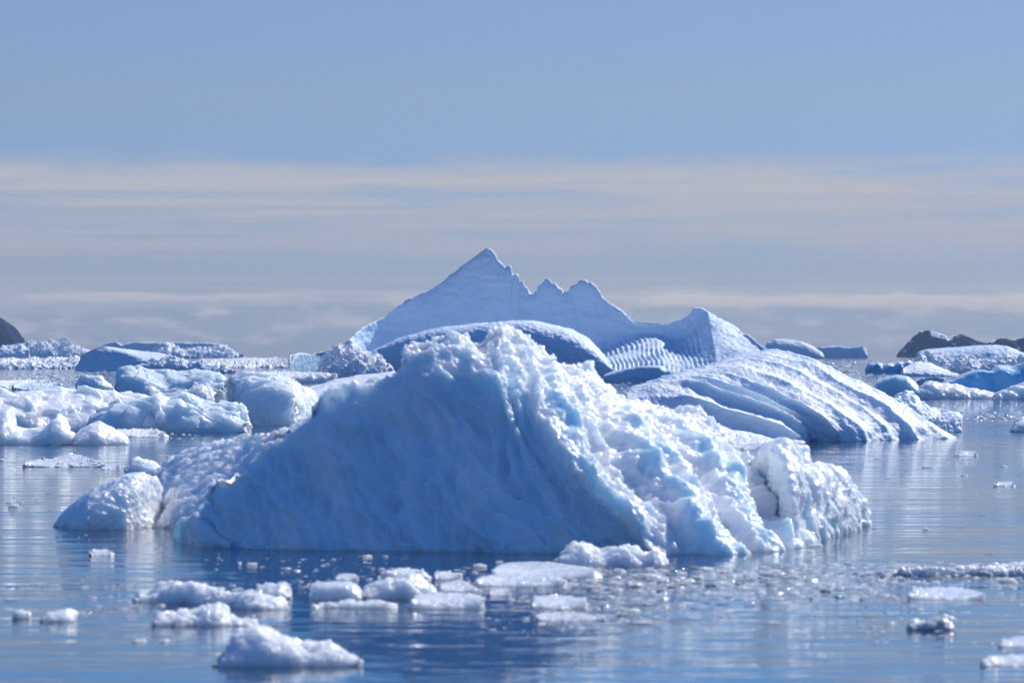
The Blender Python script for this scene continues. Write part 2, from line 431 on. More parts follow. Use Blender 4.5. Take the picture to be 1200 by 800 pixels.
# ------------------------------------------------------------------ the near iceberg
def main_berg():
    root = empty('iceberg', (0.2, 68.0, 0))
    tag(root, 'large wave-worn iceberg in the foreground with a deep blue wall and knobbly right slope', 'iceberg')
    st = [
        (0.5, [(230, 604, 0), (230, 616, .2), (231, 627, .5), (233, 634, .8), (238, 640, 1)]),
        (0.8, [(240, 572, 0), (237, 592, .15), (238, 612, .4), (244, 628, .72), (255, 642, 1)]),
        (1.05, [(272, 550, 0), (264, 574, .15), (268, 598, .36), (276, 622, .66), (290, 643, 1)]),
        (1.1, [(297, 512, 0), (300, 545, .15), (308, 580, .36), (322, 615, .66), (340, 644, 1)]),
        (1.3, [(350, 482, 0), (358, 517, .13), (374, 562, .36), (392, 608, .68), (412, 645, 1)]),
        (1.55, [(408, 447, 0), (420, 492, .12), (440, 547, .36), (460, 603, .70), (480, 646, 1)]),
        (1.8, [(460, 425, 0), (472, 472, .11), (496, 532, .34), (518, 594, .74), (540, 647, 1)]),
        (2.0, [(500, 394, 0), (515, 450, .10), (543, 522, .32), (568, 590, .72), (592, 648, 1)]),
        (2.1, [(545, 390, 0), (556, 452, .13), (580, 525, .36), (610, 592, .73), (644, 648, 1)]),
        (2.4, [(574, 383, 0), (585, 442, .27), (603, 520, .51), (642, 590, .79), (688, 648, 1)]),
        (3.3, [(590, 379, 0), (606, 440, .42), (627, 518, .68), (672, 586, .86), (732, 648, 1)]),
        (4.7, [(640, 401, 0), (652, 452, .40), (678, 520, .66), (722, 584, .85), (776, 650, 1)]),
        (5.6, [(692, 428, 0), (716, 475, .36), (748, 530, .62), (792, 590, .83), (838, 650, 1)]),
        (6.0, [(760, 469, 0), (792, 501, .38), (828, 545, .64), (860, 597, .85), (894, 647, 1)]),
        (5.4, [(840, 500, 0), (858, 530, .38), (880, 562, .64), (900, 602, .85), (926, 643, 1)]),
        (3.6, [(866, 524, 0), (876, 548, .35), (894, 577, .6), (912, 608, .82), (938, 640, 1)]),
        (2.4, [(886, 556, 0), (896, 574, .35), (908, 594, .6), (922, 613, .82), (946, 637, 1)]),
        (1.6, [(908, 588, 0), (914, 600, .3), (923, 612, .55), (938, 624, .8), (960, 634, 1)]),
    ]
    crown = [0, 0, 4, 12, 18, 24, 28, 30, 30, 28, 10, 0, 0, 0, 0, 0, 0, 0]
    st2 = []
    for (sb, p), c in zip(st, crown):
        a, b = p[0], p[1]; k = min(1.0, c / 30.0)
        f = c / (b[1] - a[1]) if c else 0.35
        tc = k * 0.30 + (1 - k) * b[2] * 0.35
        st2.append((sb * (1 + 0.35 * k), [a, (a[0] + (b[0] - a[0]) * f, a[1] + (b[1] - a[1]) * f, tc)] + [(x, y, t + (1 - t) * 0.32 * k) for x, y, t in p[1:]]))
    st = st2
    nu, nv = 760, 420
    A = station_grid(st, nu, nv)
    # the crest follows the photographed skyline
    sky_line = [(230, 604), (236, 585), (243, 569), (262, 556), (284, 548), (293, 538), (297, 526), (300, 509), (318, 501), (332, 497), (350, 489), (353, 477), (370, 466), (395, 456),
                (410, 446), (432, 438), (458, 428), (464, 424), (467, 410), (480, 402), (500, 394), (512, 390), (528, 389), (540, 395), (550, 389), (562, 396), (572, 385), (586, 378),
                (602, 381), (618, 392), (640, 400), (645, 409), (664, 420), (690, 427), (706, 441), (716, 451), (740, 463), (762, 470), (792, 480), (820, 489), (846, 501), (859, 508),
                (862, 524), (878, 540), (887, 556), (908, 588)]
    sx = np.array(sky_line, float)
    dy = np.interp(A[0, :, 0], sx[:, 0], sx[:, 1]) - A[0, :, 1]
    kk = np.hanning(11)[1:-1]; kk /= kk.sum(); dy = np.convolve(np.pad(dy, 4, mode='edge'), kk, 'valid')
    fade = (1 - np.linspace(0, 1, nv)[:, None]) ** 3
    A[..., 1] += dy[None] * fade
    front = world_at(A[..., 0], A[..., 1], A[..., 2])
    front[..., 2] = np.where(np.arange(nv)[:, None] == nv - 1, 0, front[..., 2])
    G, nf = close_body(front, 2.0, 1.2, nb=70)
    pu = np.linspace(0, 17, nu)[None, :] + 0 * G[..., 0]           # station coordinate: 10 is the crest
    pv = np.clip((np.arange(len(G)) - nf) / (nv - 1), -0.3, 1)[:, None] + 0 * pu
    px = 68.0 / F
    N = grid_normals(G)
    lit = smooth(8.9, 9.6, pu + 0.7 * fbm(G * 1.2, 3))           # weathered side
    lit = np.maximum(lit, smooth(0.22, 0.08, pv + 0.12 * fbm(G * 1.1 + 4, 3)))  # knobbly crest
    # finger-like lobes running down the weathered slope
    ph = pu + 0.55 * fbm(G * 0.9 + 3, 3)
    kp = [8.6, 9.4, 10.0, 10.95, 11.75, 12.35, 12.85, 13.4, 13.95, 14.5, 15.1, 15.7, 17.0]
    kv = [0.6, 0.62, 1.0, 0.2, 1.0, 0.05, 1.0, 0.05, 1.0, 0.1, 0.9, 0.2, 0.6]
    fing = np.interp(ph, kp, kv); fing = fing * fing * (3 - 2 * fing)
    mask = smooth(9.2, 9.9, pu) * smooth(17.0, 16.2, pu)
    fin2 = np.abs(np.sin(np.pi * (pu * 1.9 + 0.9 * fbm(G * 1.1 + 21, 3))))
    d = mask * 0.30 * (fing - 0.55) * smooth(0.10, 0.65, pv) + mask * 0.13 * (fin2 - 0.6) * smooth(0.02, 0.3, pv)
    d += lit * (0.16 * fbm(G * 1.3, 3) + 0.03 * (1 - 1.7 * cells(G * 3.1 + 2) ** 2))
    knob = lit * (1 - mask * 0.55 * smooth(0.45, 0.15, fing) * smooth(0.2, 0.5, pv))
    d += knob * 0.062 * (1 - 1.6 * cells(G * np.array([9.0, 9.0, 7.5])) ** 2) + knob * 0.030 * (1 - 1.6 * cells(G * 17 + 7) ** 2)
    # smooth scoured gullies on the shaded wall
    ws = G * np.array([1.0, 1.0, 0.6]) + np.stack([0.5 * G[..., 2], 0 * pu, 0 * pu], -1)      # scours lean down to the right
    gul = np.abs(np.sin(np.pi * (pu * 1.0 - 1.6 * pv + 1.9 * fbm(ws * 0.75 + 5, 4))))
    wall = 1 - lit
    d += wall * (0.17 * gul * (0.5 + 1.2 * np.abs(fbm(ws * 0.8 + 40, 2))) * smooth(0.0, 0.3, pv) + 0.22 * fbm(ws * 1.1, 4) + 0.15 * np.abs(perlin(ws * np.array([3.4, 3.4, 1.5]) + 2)) + 0.035 * fbm(ws * 6, 3)
                 + 0.045 * np.abs(perlin(ws * np.array([7.0, 7.0, 3.0]) + 9)))
    top = smooth(0.24, 0.0, pv) * smooth(-0.17, -0.08, pv)
    d += top * (1 + 0.7 * smooth(6.5, 5.0, pu)) * (0.17 * (1 - 1.7 * cells(G * 1.7 + 3) ** 2) + 0.07 * (1 - 1.7 * cells(G * 4.0 + 6) ** 2) - 0.08)
    G = G + N * d[..., None]
    clear = np.clip(wall * (0.80 + 1.5 * fbm(ws * np.array([1.6, 1.6, 0.6]) + 8, 4)) * smooth(0.12, 0.55, pv), 0, 1)  # wall colour fades paler upwards, painting in the glow near the crest
    clear = np.maximum(clear, 0.75 * smooth(8.6, 9.3, pu) * smooth(10.6, 9.9, pu) * smooth(0.2, 0.5, pv))  # bluer colour painted into the dim gully beside the crest
    clear = np.maximum(clear, mask * smooth(0.5, 0.1, fing) * smooth(0.2, 0.5, pv) * 0.75)  # grooves between lobes also painted bluer, as their shade looks
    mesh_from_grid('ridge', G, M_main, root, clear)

    KN = [('billow', 9, 42, 3), ('domes', 2.6, 9, 2)]
    spur = [('billow', 11, 60, 2, (1.4, 1.4, .6)), ('fbm', 5, 26, 2), ('domes', 2.6, 9, 1), ('domes', 1.3, 5, 1)]
    auto_body('spur', [(868, 610), (876, 580), (888, 548), (897, 527), (905, 519), (912, 515), (919, 517), (924, 528), (929, 530), (933, 522), (941, 527), (946, 540), (960, 546), (975, 548), (992, 558), (1006, 572),
                       (1015, 590), (1018, 608)], [(880, 634), (930, 640), (960, 634), (985, 627), (1018, 616)], M_main, root, setback=2.0, back=1.2, prof=(2.2, 2.6), disp=spur, res=1.7, clear=0.05, seed=12)
    auto_body('lobe', [(62, 615), (72, 601), (85, 590), (105, 575), (130, 559), (150, 552), (168, 549), (182, 557), (187, 572), (187, 600), (186, 616)],
              [(64, 617), (100, 621), (150, 620), (188, 617)], M_main, root, setback=1.4, back=0.9, prof=(1.7, 2.2), disp=[('fbm', 6, 50, 2), ('domes', 2.2, 9, 2)], res=1.5, clear=0.15, seed=21)
    auto_body('saddle', [(168, 604), (172, 572), (180, 552), (200, 537), (225, 526), (255, 518), (283, 511), (310, 509), (335, 514)], [(176, 616), (215, 622), (280, 626), (360, 630)], M_main, root,
              setback=6.5, back=2.0, prof=(1.5, 1.25), disp=KN, res=1.3, clear=0.0, seed=31)
    auto_body('foot', [(203, 630), (205, 614), (212, 606), (224, 604), (242, 608), (258, 622), (270, 634)], [(205, 634), (235, 641), (270, 642)], M_main, root, setback=0.6, back=0.8,
              prof=(2.2, 2.8), disp=[('fbm', 4, 40, 3), ('fbm', 1, 8, 2)], res=1.6, clear=0.75, seed=41)
main_berg()

# ------------------------------------------------------------------ the ribbed iceberg
def ribbed_berg():
    rows = [
        (143.5, [(735, 521), (800, 520.5), (870, 519.5), (925, 518.5), (941, 518)]),
        (144.8, [(735, 484), (800, 486), (850, 494), (880, 500), (908, 507), (941, 517.6)]),
        (146.0, [(735, 459), (770, 451), (810, 454), (850, 467), (890, 479), (920, 489), (938, 502), (943, 517.3)]),
        (147.2, [(748, 451), (780, 443), (820, 447), (870, 463), (910, 479), (940, 493), (949, 505), (950, 517)]),
        (148.4, [(768, 445), (800, 437), (840, 441), (890, 459), (935, 478), (962, 492), (975, 505), (978, 517)]),
        (149.6, [(786, 439), (820, 432), (860, 435), (910, 453), (960, 476), (985, 492), (1000, 505), (1003, 517)]),
        (151.0, [(806, 434), (835, 426), (880, 426), (930, 443), (975, 466), (1010, 488), (1025, 502), (1030, 516)]),
        (152.4, [(826, 429), (855, 420), (895, 419), (940, 431), (985, 456), (1025, 480), (1050, 500), (1058, 515)]),
        (154.0, [(841, 425), (870, 416), (903, 413), (950, 427), (1000, 451), (1040, 473), (1070, 495), (1087, 514.5)]),
        (156.0, [(851, 422), (880, 414), (904, 410), (935, 415), (965, 428), (1000, 445), (1035, 460), (1075, 485), (1122, 513.5)]),
    ]
    nu, nv = 330, 260
    A = []
    for k, (D0, poly) in enumerate(rows):
        p = resample(poly, nu, 6); s = np.linspace(0, 1, nu)
        D1 = water_dist(p[-1, 1]); D = D0 + (D1 - D0) * s ** (1.0 if k < 3 else 1.4)
        if k == 0: D = water_dist(p[:, 1])
        A.append(np.column_stack([p, D]))
    A = catmull(np.array(A[::-1]), nv, 0)
    front = world_at(A[..., 0], A[..., 1], A[..., 2]); front[-1, :, 2] = 0
    G, nf = close_body(front, 4.0, 1.0, nb=14)
    v = np.clip((np.arange(len(G)) - nf) / (nv - 1), 0, 1)[:, None] * 9 + 0 * G[..., 0]
    u = np.linspace(0, 1, nu)[None] + 0 * v
    N = grid_normals(G)
    vv = v + 0.30 * fbm(G * 0.22, 2) + 0.15 * fbm(G * 0.7, 2)
    amp = 0.85 + 0.6 * fbm(G * 0.3 + 30, 2)
    rib = np.abs(np.cos(np.pi * vv)) ** 0.75
    rib2 = np.abs(np.cos(np.pi * (vv * 2 + 0.4 * fbm(G * 0.6 + 3, 2)))) ** 0.8
    on = smooth(8.7, 8.0, v) * smooth(-0.05, 0.35, v)
    d = on * (0.33 * amp * (rib - 0.6) * (0.30 + 0.70 * smooth(0.1, 0.5, u)) + 0.025 * (rib2 - .6) * smooth(.05, .3, u))
    d *= 1 - 0.30 * smooth(0.6, 0.95, u)
    d += 0.10 * fbm(G * 0.8, 3) + 0.030 * fbm(G * 4.5, 2) + 0.012 * fbm(G * 13, 2) + 0.03 * smooth(0.6, 1, u) * billow(G * 2.2, 2)
    G = G + N * d[..., None]
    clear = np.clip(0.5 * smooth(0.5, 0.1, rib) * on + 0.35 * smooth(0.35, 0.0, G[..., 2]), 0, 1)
    root = empty('iceberg', (9.6, 150, 0))
    tag(root, 'smooth rounded iceberg behind the near one, scored with long curved parallel ribs', 'iceberg')
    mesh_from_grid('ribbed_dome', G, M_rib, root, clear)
    auto_body('shoulder', [(1036, 480), (1048, 467), (1062, 459), (1070, 461), (1078, 470), (1088, 479), (1104, 481), (1120, 483), (1127, 486), (1126, 496), (1127, 504)], [(1036, 508), (1128, 506)], M_rib, root,
              setback=2.5, disp=[('billow', 6, 24, 3), ('domes', 1.5, 6, 1)], clear=0.1, res=1.4)
ribbed_berg()

# ------------------------------------------------------------------ the peaked iceberg
def peaked_berg():
    top = [(404, 409), (407, 402), (411, 394), (425, 382), (437, 375), (450, 368), (462, 360), (480, 350), (500, 341), (512, 334), (525, 325), (540, 314), (552, 306), (562, 299), (571, 293), (576, 295),
           (583, 306), (589, 311), (593, 316), (595, 312), (598, 313), (599, 321), (602, 324), (605, 321), (608, 324), (609, 331), (612, 329), (614, 335), (618, 337), (620, 342), (625, 345), (627, 341), (629, 342), (632, 336), (636, 334), (639, 330), (642, 328), (645, 332), (650, 334), (652, 337), (657, 339),
           (660, 344), (663, 341), (666, 342), (670, 335), (676, 333), (681, 329), (686, 330), (688, 333), (692, 332), (697, 336), (702, 342), (715, 352), (730, 362), (745, 374), (762, 376), (785, 376), (800, 371), (808, 366), (813, 358), (824, 359),
           (838, 367), (852, 378), (868, 388), (876, 389), (884, 396), (896, 406), (903, 414)]
    nu, nv = 560, 220
    T = resample(top, nu, 0)
    m1 = by_x([(404, 413), (430, 418), (560, 418), (640, 414), (690, 408), (700, 404), (725, 398), (745, 394), (765, 393), (785, 402), (800, 397), (812, 385), (825, 368), (840, 374), (870, 394), (903, 415)], T[:, 0])
    base_y = 441.0
    t1 = by_x([(404, .10), (560, .13), (780, .11), (800, .11), (830, .10), (850, .08), (903, .1)], T[:, 0])
    s = np.linspace(0, 1, nu); ell = (1 - np.abs(2 * s - 1) ** 4) ** 0.6
    Tb = 24.0 * (0.06 + 0.94 * ell)
    Dw = water_dist(base_y); Dr = Dw + Tb
    bx = T[:, 0] + by_x([(404, 8), (650, 10), (700, 16), (850, 20), (903, 0)], T[:, 0])
    T[:, 1] += 2.2
    rows = [np.column_stack([T, Dr]), np.column_stack([T[:, 0], T[:, 1] + 1.5 + 0.9 * fbm(np.stack([T[:, 0] / 30, 0 * s, 0 * s], -1), 3), Dr - np.minimum(1.3, 0.05 * Tb)]),
            np.column_stack([T[:, 0] * .7 + .3 * (T[:, 0] + 3), T[:, 1] * .5 + m1 * .5, Dr - Tb * t1 * 0.55]),
            np.column_stack([T[:, 0] + 4, m1, Dr - Tb * t1]),
            np.column_stack([T[:, 0] * .5 + bx * .5 + 2, m1 * .5 + base_y * .5, Dr - Tb * (t1 * .45 + .55)]),
            np.column_stack([bx, 0 * m1 + base_y, Dw + 0 * m1])]
    A = catmull(np.array(rows), nv, 0)
    front = world_at(A[..., 0], A[..., 1], A[..., 2]); front[-1, :, 2] = 0
    # a rounded, snow-capped crest instead of a knife edge
    G, nf = close_body(front, 12 * (0.05 + .95 * ell), 4.0, nb=14)
    N = grid_normals(G)
    pxl = np.concatenate([np.repeat(A[:1, :, 0], nf, 0), A[..., 0], np.repeat(A[-1:, :, 0], 2, 0)])
    pv = np.clip((np.arange(len(G)) - nf) / (nv - 1), 0, 1)[:, None] + 0 * pxl
    flute = np.abs(np.sin(np.pi * (pxl - 30 * pv) / 5.6 + 2.6 * fbm(G * 0.10, 2))) ** 0.8
    on = smooth(0.53, 0.61, pv) * smooth(682, 705, pxl) * smooth(845, 800, pxl)
    d = on * (0.24 + 0.45 * fbm(G * 0.15 + 3, 2)) * (flute - 0.5)
    crag = smooth(0.10, 0.0, pv) * smooth(588, 596, pxl) * smooth(705, 695, pxl)
    d += 0.9 * fbm(G * 0.10, 3) + 0.22 * fbm(G * np.array([0.35, 0.35, 0.8]), 3) + 0.10 * fbm(G * 1.1, 3) + crag * 0.45 * fbm(G * 0.9, 3)
    d += 0.05 * smooth(815, 840, pxl) * billow(G * 1.2, 2)
    d *= smooth(0, 0.06, pv) * 0.97 + 0.03
    G = G + N * d[..., None]
    root = empty('iceberg', (6.0, 612, 0))
    tag(root, 'tallest iceberg, with a sharp pointed peak, two smaller peaks and a fluted apron', 'iceberg')
    clear = 0.25 * smooth(0.3, 0.0, flute) * on
    mesh_from_grid('peaked_ridge', G, M_snow, root, clear)
    auto_body('hummock', [(428, 418), (436, 411), (450, 404), (465, 397), (480, 392), (500, 387), (513, 384), (550, 380), (600, 376), (622, 376), (645, 381), (670, 386), (690, 396), (703, 408), (712, 420), (718, 432)],
              (442, 442), M_snow, root, setback=8, back=22, prof=(5, 4), disp=[('fbm', 3, 60, 3), ('fbm', 0.9, 5, 2)], clear=0.05, seed=5)
peaked_berg()

# ------------------------------------------------------------------ middle distance, left
MIDG = 'weathered bergy bits floating on the left'
thing('iceberg', 'long low snow-topped bergy bit at the left edge with hollows full of shade', 'bergy bit',
      [(-60, 480), (-40, 468), (0, 457), (40, 456), (75, 458), (100, 459), (130, 459), (150, 463), (165, 466), (190, 472), (205, 485)], (506, 504), M_mid, setback=4.0, back=4,
      prof=(1.6, 1.5), disp=[('billow', 8, 85, 2), ('shards', 3, 46, 2), ('fbm', 1.4, 9, 3)], clear=0.08, res=1.3, seed=3)
thing('iceberg', 'pale turquoise translucent block of ice with a square right end at the left', 'bergy bit',
      [(92, 506), (104, 494), (118, 481), (135, 473), (150, 468), (170, 464), (185, 460), (198, 466), (215, 463), (232, 469), (258, 475), (286, 476), (289, 480), (288, 487), (290, 500)], (507.5, 507), M_mid,
      setback=2.4, back=2.5, prof=(2.0, 2.4), disp=[('billow', 5, 62, 2), ('shards', 3, 36, 2), ('fbm', 1.0, 8, 3)], clear=0.42, res=1.4, seed=14)
thing('bergy_bit', 'low white ice chunk with upright spikes, at the left edge of the water', 'bergy bit',
      [(-40, 488), (-5, 486), (4, 481), (12, 478), (16, 480), (13, 492), (15, 500), (28, 503), (44, 503), (55, 499), (62, 490), (66, 483), (71, 483), (76, 492), (80, 502), (90, 514)], (521, 521), M_mid,
      setback=1.6, back=1.4, prof=(2.0, 1.8), disp=[('billow', 4, 36, 2), ('fbm', 1.2, 8, 3)], clear=0.1, res=1.7, seed=15)
thing('bergy_bit', 'rounded white lump of ice with a shaded base beside the spiked chunk', 'bergy bit',
      [(86, 517), (89, 509), (96, 502), (104, 495), (116, 492), (128, 499), (142, 506), (150, 513), (151, 518)], (521.5, 521), M_mid,
      setback=1.5, back=1.0, disp=[('fbm', 4, 30, 2), ('domes', 1.0, 6, 1)], clear=0.02, res=1.8)
thing('bergy_bit', 'small blue lump standing left of the pale hollowed berg', 'bergy bit',
      [(85, 459), (88, 449), (97, 440), (107, 439), (118, 442), (128, 450), (135, 459)], (461, 461), M_mid, disp=[('billow', 4, 24, 3), ('fbm', 1, 6, 2)], clear=0.25, res=1.8)
thing('bergy_bit', 'broad pale blue berg with a smooth hollow front in the left middle distance', 'bergy bit',
      [(136, 461), (137, 440), (142, 433), (152, 431), (166, 433), (188, 436), (205, 438), (225, 436), (245, 437), (262, 441), (272, 456)], (467, 467), M_mid,
      setback=4, back=6, prof=(1.8, 1.8), disp=[('billow', 6, 70, 2), ('shards', 2, 36, 2), ('fbm', .8, 7, 2)], clear=0.35, res=1.5, seed=24)
thing('bergy_bit', 'big smooth rounded berg with a dark shaded waterline behind the turquoise block', 'bergy bit',
      [(248, 487), (255, 462), (270, 444), (285, 438), (305, 439), (322, 441), (338, 446), (352, 454), (366, 463), (380, 476), (390, 488), (398, 494)], [(248, 488), (285, 498), (345, 499), (398, 495)], M_mid,
      setback=4.0, back=5, prof=(1.7, 2.0), disp=[('billow', 4, 64, 2), ('shards', 2.6, 32, 2), ('fbm', 3, 34, 2), ('fbm', 2.0, 14, 3)], clear=0.2, res=1.5, seed=26)
thing('ice_floe', 'little white ice ridge wedged before the hollow-fronted pale blue berg', 'ice floe',
      [(190, 474), (200, 466), (212, 459), (226, 456), (240, 451), (250, 458), (256, 466), (262, 476)], (479, 479), M_mid, setback=1.6, disp=[('shards', 3, 20, 2), ('fbm', 1, 6, 2)], clear=0.0, res=2)
thing('ice_floe', 'thin white slush shelf at the foot of the turquoise block', 'ice floe',
      [(120, 509), (134, 504), (152, 503), (176, 502), (192, 506), (198, 510)], (512, 512), M_mid, ztop=0.16, disp=FLAT, clear=0.0, res=2)
thing('ice_floe', 'snowy hummock with a ragged top between the small blue lump and the turquoise block', 'ice floe',
      [(78, 470), (92, 463), (110, 461), (130, 463), (150, 461), (172, 464), (188, 470)], (480, 480), M_mid, setback=3, disp=[('shards', 3, 22, 2), ('fbm', 1.2, 8, 2)], clear=0.0, res=2)
thing('ice_floe', 'sloping snow-covered floe between the rounded berg and the near iceberg', 'ice floe',
      [(345, 464), (360, 454), (380, 448), (405, 443), (430, 439), (460, 436), (490, 440)], (476, 476), M_mid, setback=12, back=6, disp=[('fbm', 4, 30, 3), ('fbm', 1, 7, 2)], clear=0.05, res=1.3)
thing('ice_floe', 'flat white floe with a dark grey undercut edge behind the rounded berg', 'ice floe',
      [(291, 440), (298, 436), (312, 435), (345, 436), (372, 437), (395, 438)], (449, 449), M_mid, ztop=1.0, prof=(5, 5), disp=FLAT, res=1.5)
thing('bergy_bit', 'dark-faced slab with a white top left of the rubble heap', 'bergy bit',
      [(339, 430), (340, 416), (350, 413), (365, 415), (382, 412), (386, 428)], (432.5, 432), M_far, setback=1.4, back=5, prof=(7, 4), disp=[('fbm', 1.2, 10, 3)], clear=0.8, cap=0.35, res=2)
thing('bergy_bit', 'heap of bright white broken ice just left of the tall pointed berg', 'bergy bit',
      [(369, 444), (375, 430), (380, 420), (386, 411), (393, 405), (400, 408), (410, 404), (424, 412), (440, 417), (450, 423), (458, 434)], (446, 446), M_far, setback=9, back=6,
      disp=[('shards', 3.6, 14, 3), ('fbm', 1, 5, 2)], clear=0.05, res=2.2)

def wedge_berg():
    st = [
        (.6, [(88, 430, 0), (88, 431, .4), (88, 432.5, .7), (88, 434, 1)]),
        (1.2, [(97, 416, 0), (97, 422, .3), (97, 429, .65), (97, 434, 1)]),
        (2.2, [(110, 409, 0), (111, 416, .2), (113, 426, .5), (116, 434, 1)]),
        (3.2, [(122, 406, 0), (128, 412, .25), (140, 423, .55), (158, 434, 1)]),
        (5, [(134, 406.5, 0), (148, 413, .5), (164, 422, .75), (184, 434, 1)]),
        (9, [(158, 410, 0), (170, 415, .45), (184, 423, .75), (200, 434, 1)]),
        (9, [(184, 413, 0), (194, 418, .45), (204, 425, .75), (216, 434, 1)]),
        (6, [(212, 420, 0), (218, 424, .4), (224, 428, .7), (230, 434, 1)]),
        (2, [(236, 429, 0), (236, 431, .4), (237, 432.5, .7), (238, 434, 1)]),
    ]
    A = station_grid(st, 200, 80)
    front = world_at(A[..., 0], A[..., 1], A[..., 2]); front[-1, :, 2] = 0
    G, nf = close_body(front, 10, 3, nb=10)
    G = displaced(G, nf, 830, [('fbm', 1.4, 26, 3), ('fbm', 0.6, 5, 2), ('fbm', 0.8, 7, 1, (.2, .2, 2))], 8)
    o = mesh_from_grid('iceberg', G, M_snow, None, 0.05)
    tag(o, 'wedge-shaped snow berg with a flat dark blue shaded left face, far left', 'iceberg')
wedge_berg()
thing('bergy_bit', 'row of knobbly ice lumps at the right foot of the wedge-shaped berg', 'bergy bit',
      [(162, 434), (170, 426), (180, 420), (192, 421), (205, 418), (218, 423), (232, 425), (246, 427), (258, 432), (274, 434)], (437, 437), M_far, setback=4, disp=LUMPY, clear=0.25, res=2)
thing('iceberg', 'distant jagged heap of bright white ice near the dark rock at the left edge', 'iceberg',
      [(16, 416), (24, 407), (30, 403), (36, 401), (43, 404), (52, 402), (60, 403), (67, 406), (72, 405), (76, 400), (80, 404), (84, 408), (96, 411), (101, 416)], (418.8, 418.8), M_far,
      setback=75, back=60, disp=[('shards', 4, 13, 3), ('fbm', 1, 5, 2)], clear=0.0, res=2.6)
thing('iceberg', 'distant flat-topped grey-blue tabular iceberg on the left horizon', 'iceberg',
      [(98, 416), (106, 410), (118, 407), (127, 401), (134, 400), (140, 404), (152, 401), (190, 401), (240, 402), (258, 403), (266, 408), (275, 413), (286, 415)], (418.6, 418.6), M_far,
      setback=14, back=200, prof=(9, 5), disp=[('fbm', 1.2, 14, 3), ('fbm', .8, 5, 2)], clear=0.3, res=2)
thing('iceberg', 'distant jumble of white ice in front of the flat-topped grey-blue berg', 'iceberg',
      [(170, 418), (182, 411), (194, 404), (204, 408), (214, 412), (232, 410), (252, 409), (264, 408), (272, 413), (280, 417)], (420, 420), M_far, setback=50, back=50, disp=LUMPY, clear=0.0, res=2.4)
thing('rocky_headland', 'dark blue rocky headland cut off by the left edge of the picture', 'headland',
      [(-60, 352), (-30, 362), (-12, 368), (0, 378), (5, 386), (10, 394), (14, 403), (15, 413), (16, 417)], (418.7, 418.7), M_rock, setback=30, back=300, prof=(2.4, 3), disp=[('fbm', 6, 40, 5), ('fbm', 2.5, 10, 4)], clear=-0.32, res=2)
thing('ice_floe', 'low far floe of lumpy white ice against the left edge of the picture', 'ice floe',
      [(-30, 429), (0, 422), (15, 421), (25, 424), (40, 420), (48, 423), (58, 421), (70, 420), (80, 422), (90, 418), (92, 430)], (433, 432), M_far, setback=14, disp=[('billow', 5, 12, 3)], res=2.5)
thing('ice_floe', 'thin strip of broken white floe right of the flat-topped grey-blue berg', 'ice floe',
      [(222, 428), (240, 422), (262, 421), (285, 420), (310, 421), (325, 419), (340, 424), (347, 430)], (431, 431), M_far, ztop=1.0, disp=LUMPY, res=2)
thing('ice_floe', 'narrow grey-white floe in front of the far lumpy floe on the left', 'ice floe',
      [(-20, 448), (10, 446), (40, 445), (58, 448), (66, 452)], (454, 454), M_far, ztop=0.45, disp=FLAT, res=2)
thing('ice_floe', 'narrow floe with a dark melt pool edge above the long low bergy bit', 'ice floe',
      [(14, 452), (24, 449), (40, 450), (62, 449), (78, 453)], (457, 457), M_far, ztop=0.4, disp=FLAT, res=2, clear=0.3)

# ------------------------------------------------------------------ distance, middle and right
thing('bergy_bit', 'dark blue low slab lying at the foot of the fluted apron', 'bergy bit',
      [(707, 440), (722, 434), (740, 430), (758, 428), (776, 428), (782, 432), (796, 436), (803, 444)], (448, 448), M_far, setback=1.8, back=6, prof=(4, 2.5), disp=[('fbm', 2, 24, 3)], clear=0.5, res=1.6)
thing('iceberg', 'distant dome-shaped white berg on the horizon right of the pointed one', 'iceberg',
      [(894, 412), (899, 401), (907, 397), (922, 397), (940, 400), (952, 405), (962, 412), (966, 418)], (420.5, 420.5), M_far, setback=14, back=30, prof=(2, 2), disp=[('fbm', 1.5, 16, 3)], clear=0.1, res=2.4)
thing('iceberg', 'distant low flat white berg with vertical ends beside the dome-shaped one', 'iceberg',
      [(955, 418), (957, 407), (970, 406), (984, 405), (990, 407), (1000, 407), (1006, 406), (1015, 405), (1017, 417)], (420, 420), M_far, setback=7, back=40, prof=(6, 4), disp=[('fbm', 1.2, 12, 3)], clear=0.08, res=2.4)
thing('rocky_island', 'dark rocky island with a snow patch below its summit on the right horizon', 'island',
      [(1058, 417.5), (1065, 409), (1073, 401), (1079, 395), (1084, 388), (1092, 389), (1102, 393), (1111, 397), (1118, 394), (1126, 393), (1138, 396), (1150, 401), (1160, 406), (1168, 414)], (418.5, 418.5), M_rock,
      setback=32, back=300, prof=(2.2, 2.6), disp=[('fbm', 5, 30, 5), ('fbm', 2.6, 9, 4)], clear=-0.14, patch=(1087, 1122, 0.05, 0.5), res=2.4, seed=9, soft=0)
thing('rocky_island', 'low dark snow-streaked rocky island at the right edge of the picture', 'island',
      [(1158, 416), (1164, 404), (1170, 399), (1182, 399), (1192, 402), (1197, 397), (1206, 396), (1230, 402), (1250, 414)], (418.6, 418.6), M_rock,
      setback=32, back=300, prof=(2.2, 2.6), disp=[('fbm', 5, 30, 5), ('fbm', 2.6, 9, 4)], clear=-0.14, res=2.4, seed=19, soft=0)
thing('iceberg', 'wide smooth snow-covered berg in front of the dark island on the right', 'iceberg',
      [(1074, 420), (1077, 413), (1086, 409), (1100, 408), (1120, 407), (1145, 405), (1165, 404), (1180, 405), (1192, 410), (1204, 416), (1225, 421)], (425, 425), M_snow, setback=18, back=30, prof=(2.2, 1.6),
      disp=[('fbm', 1.6, 22, 3), ('fbm', .8, 6, 2)], clear=0.02, res=2.2)
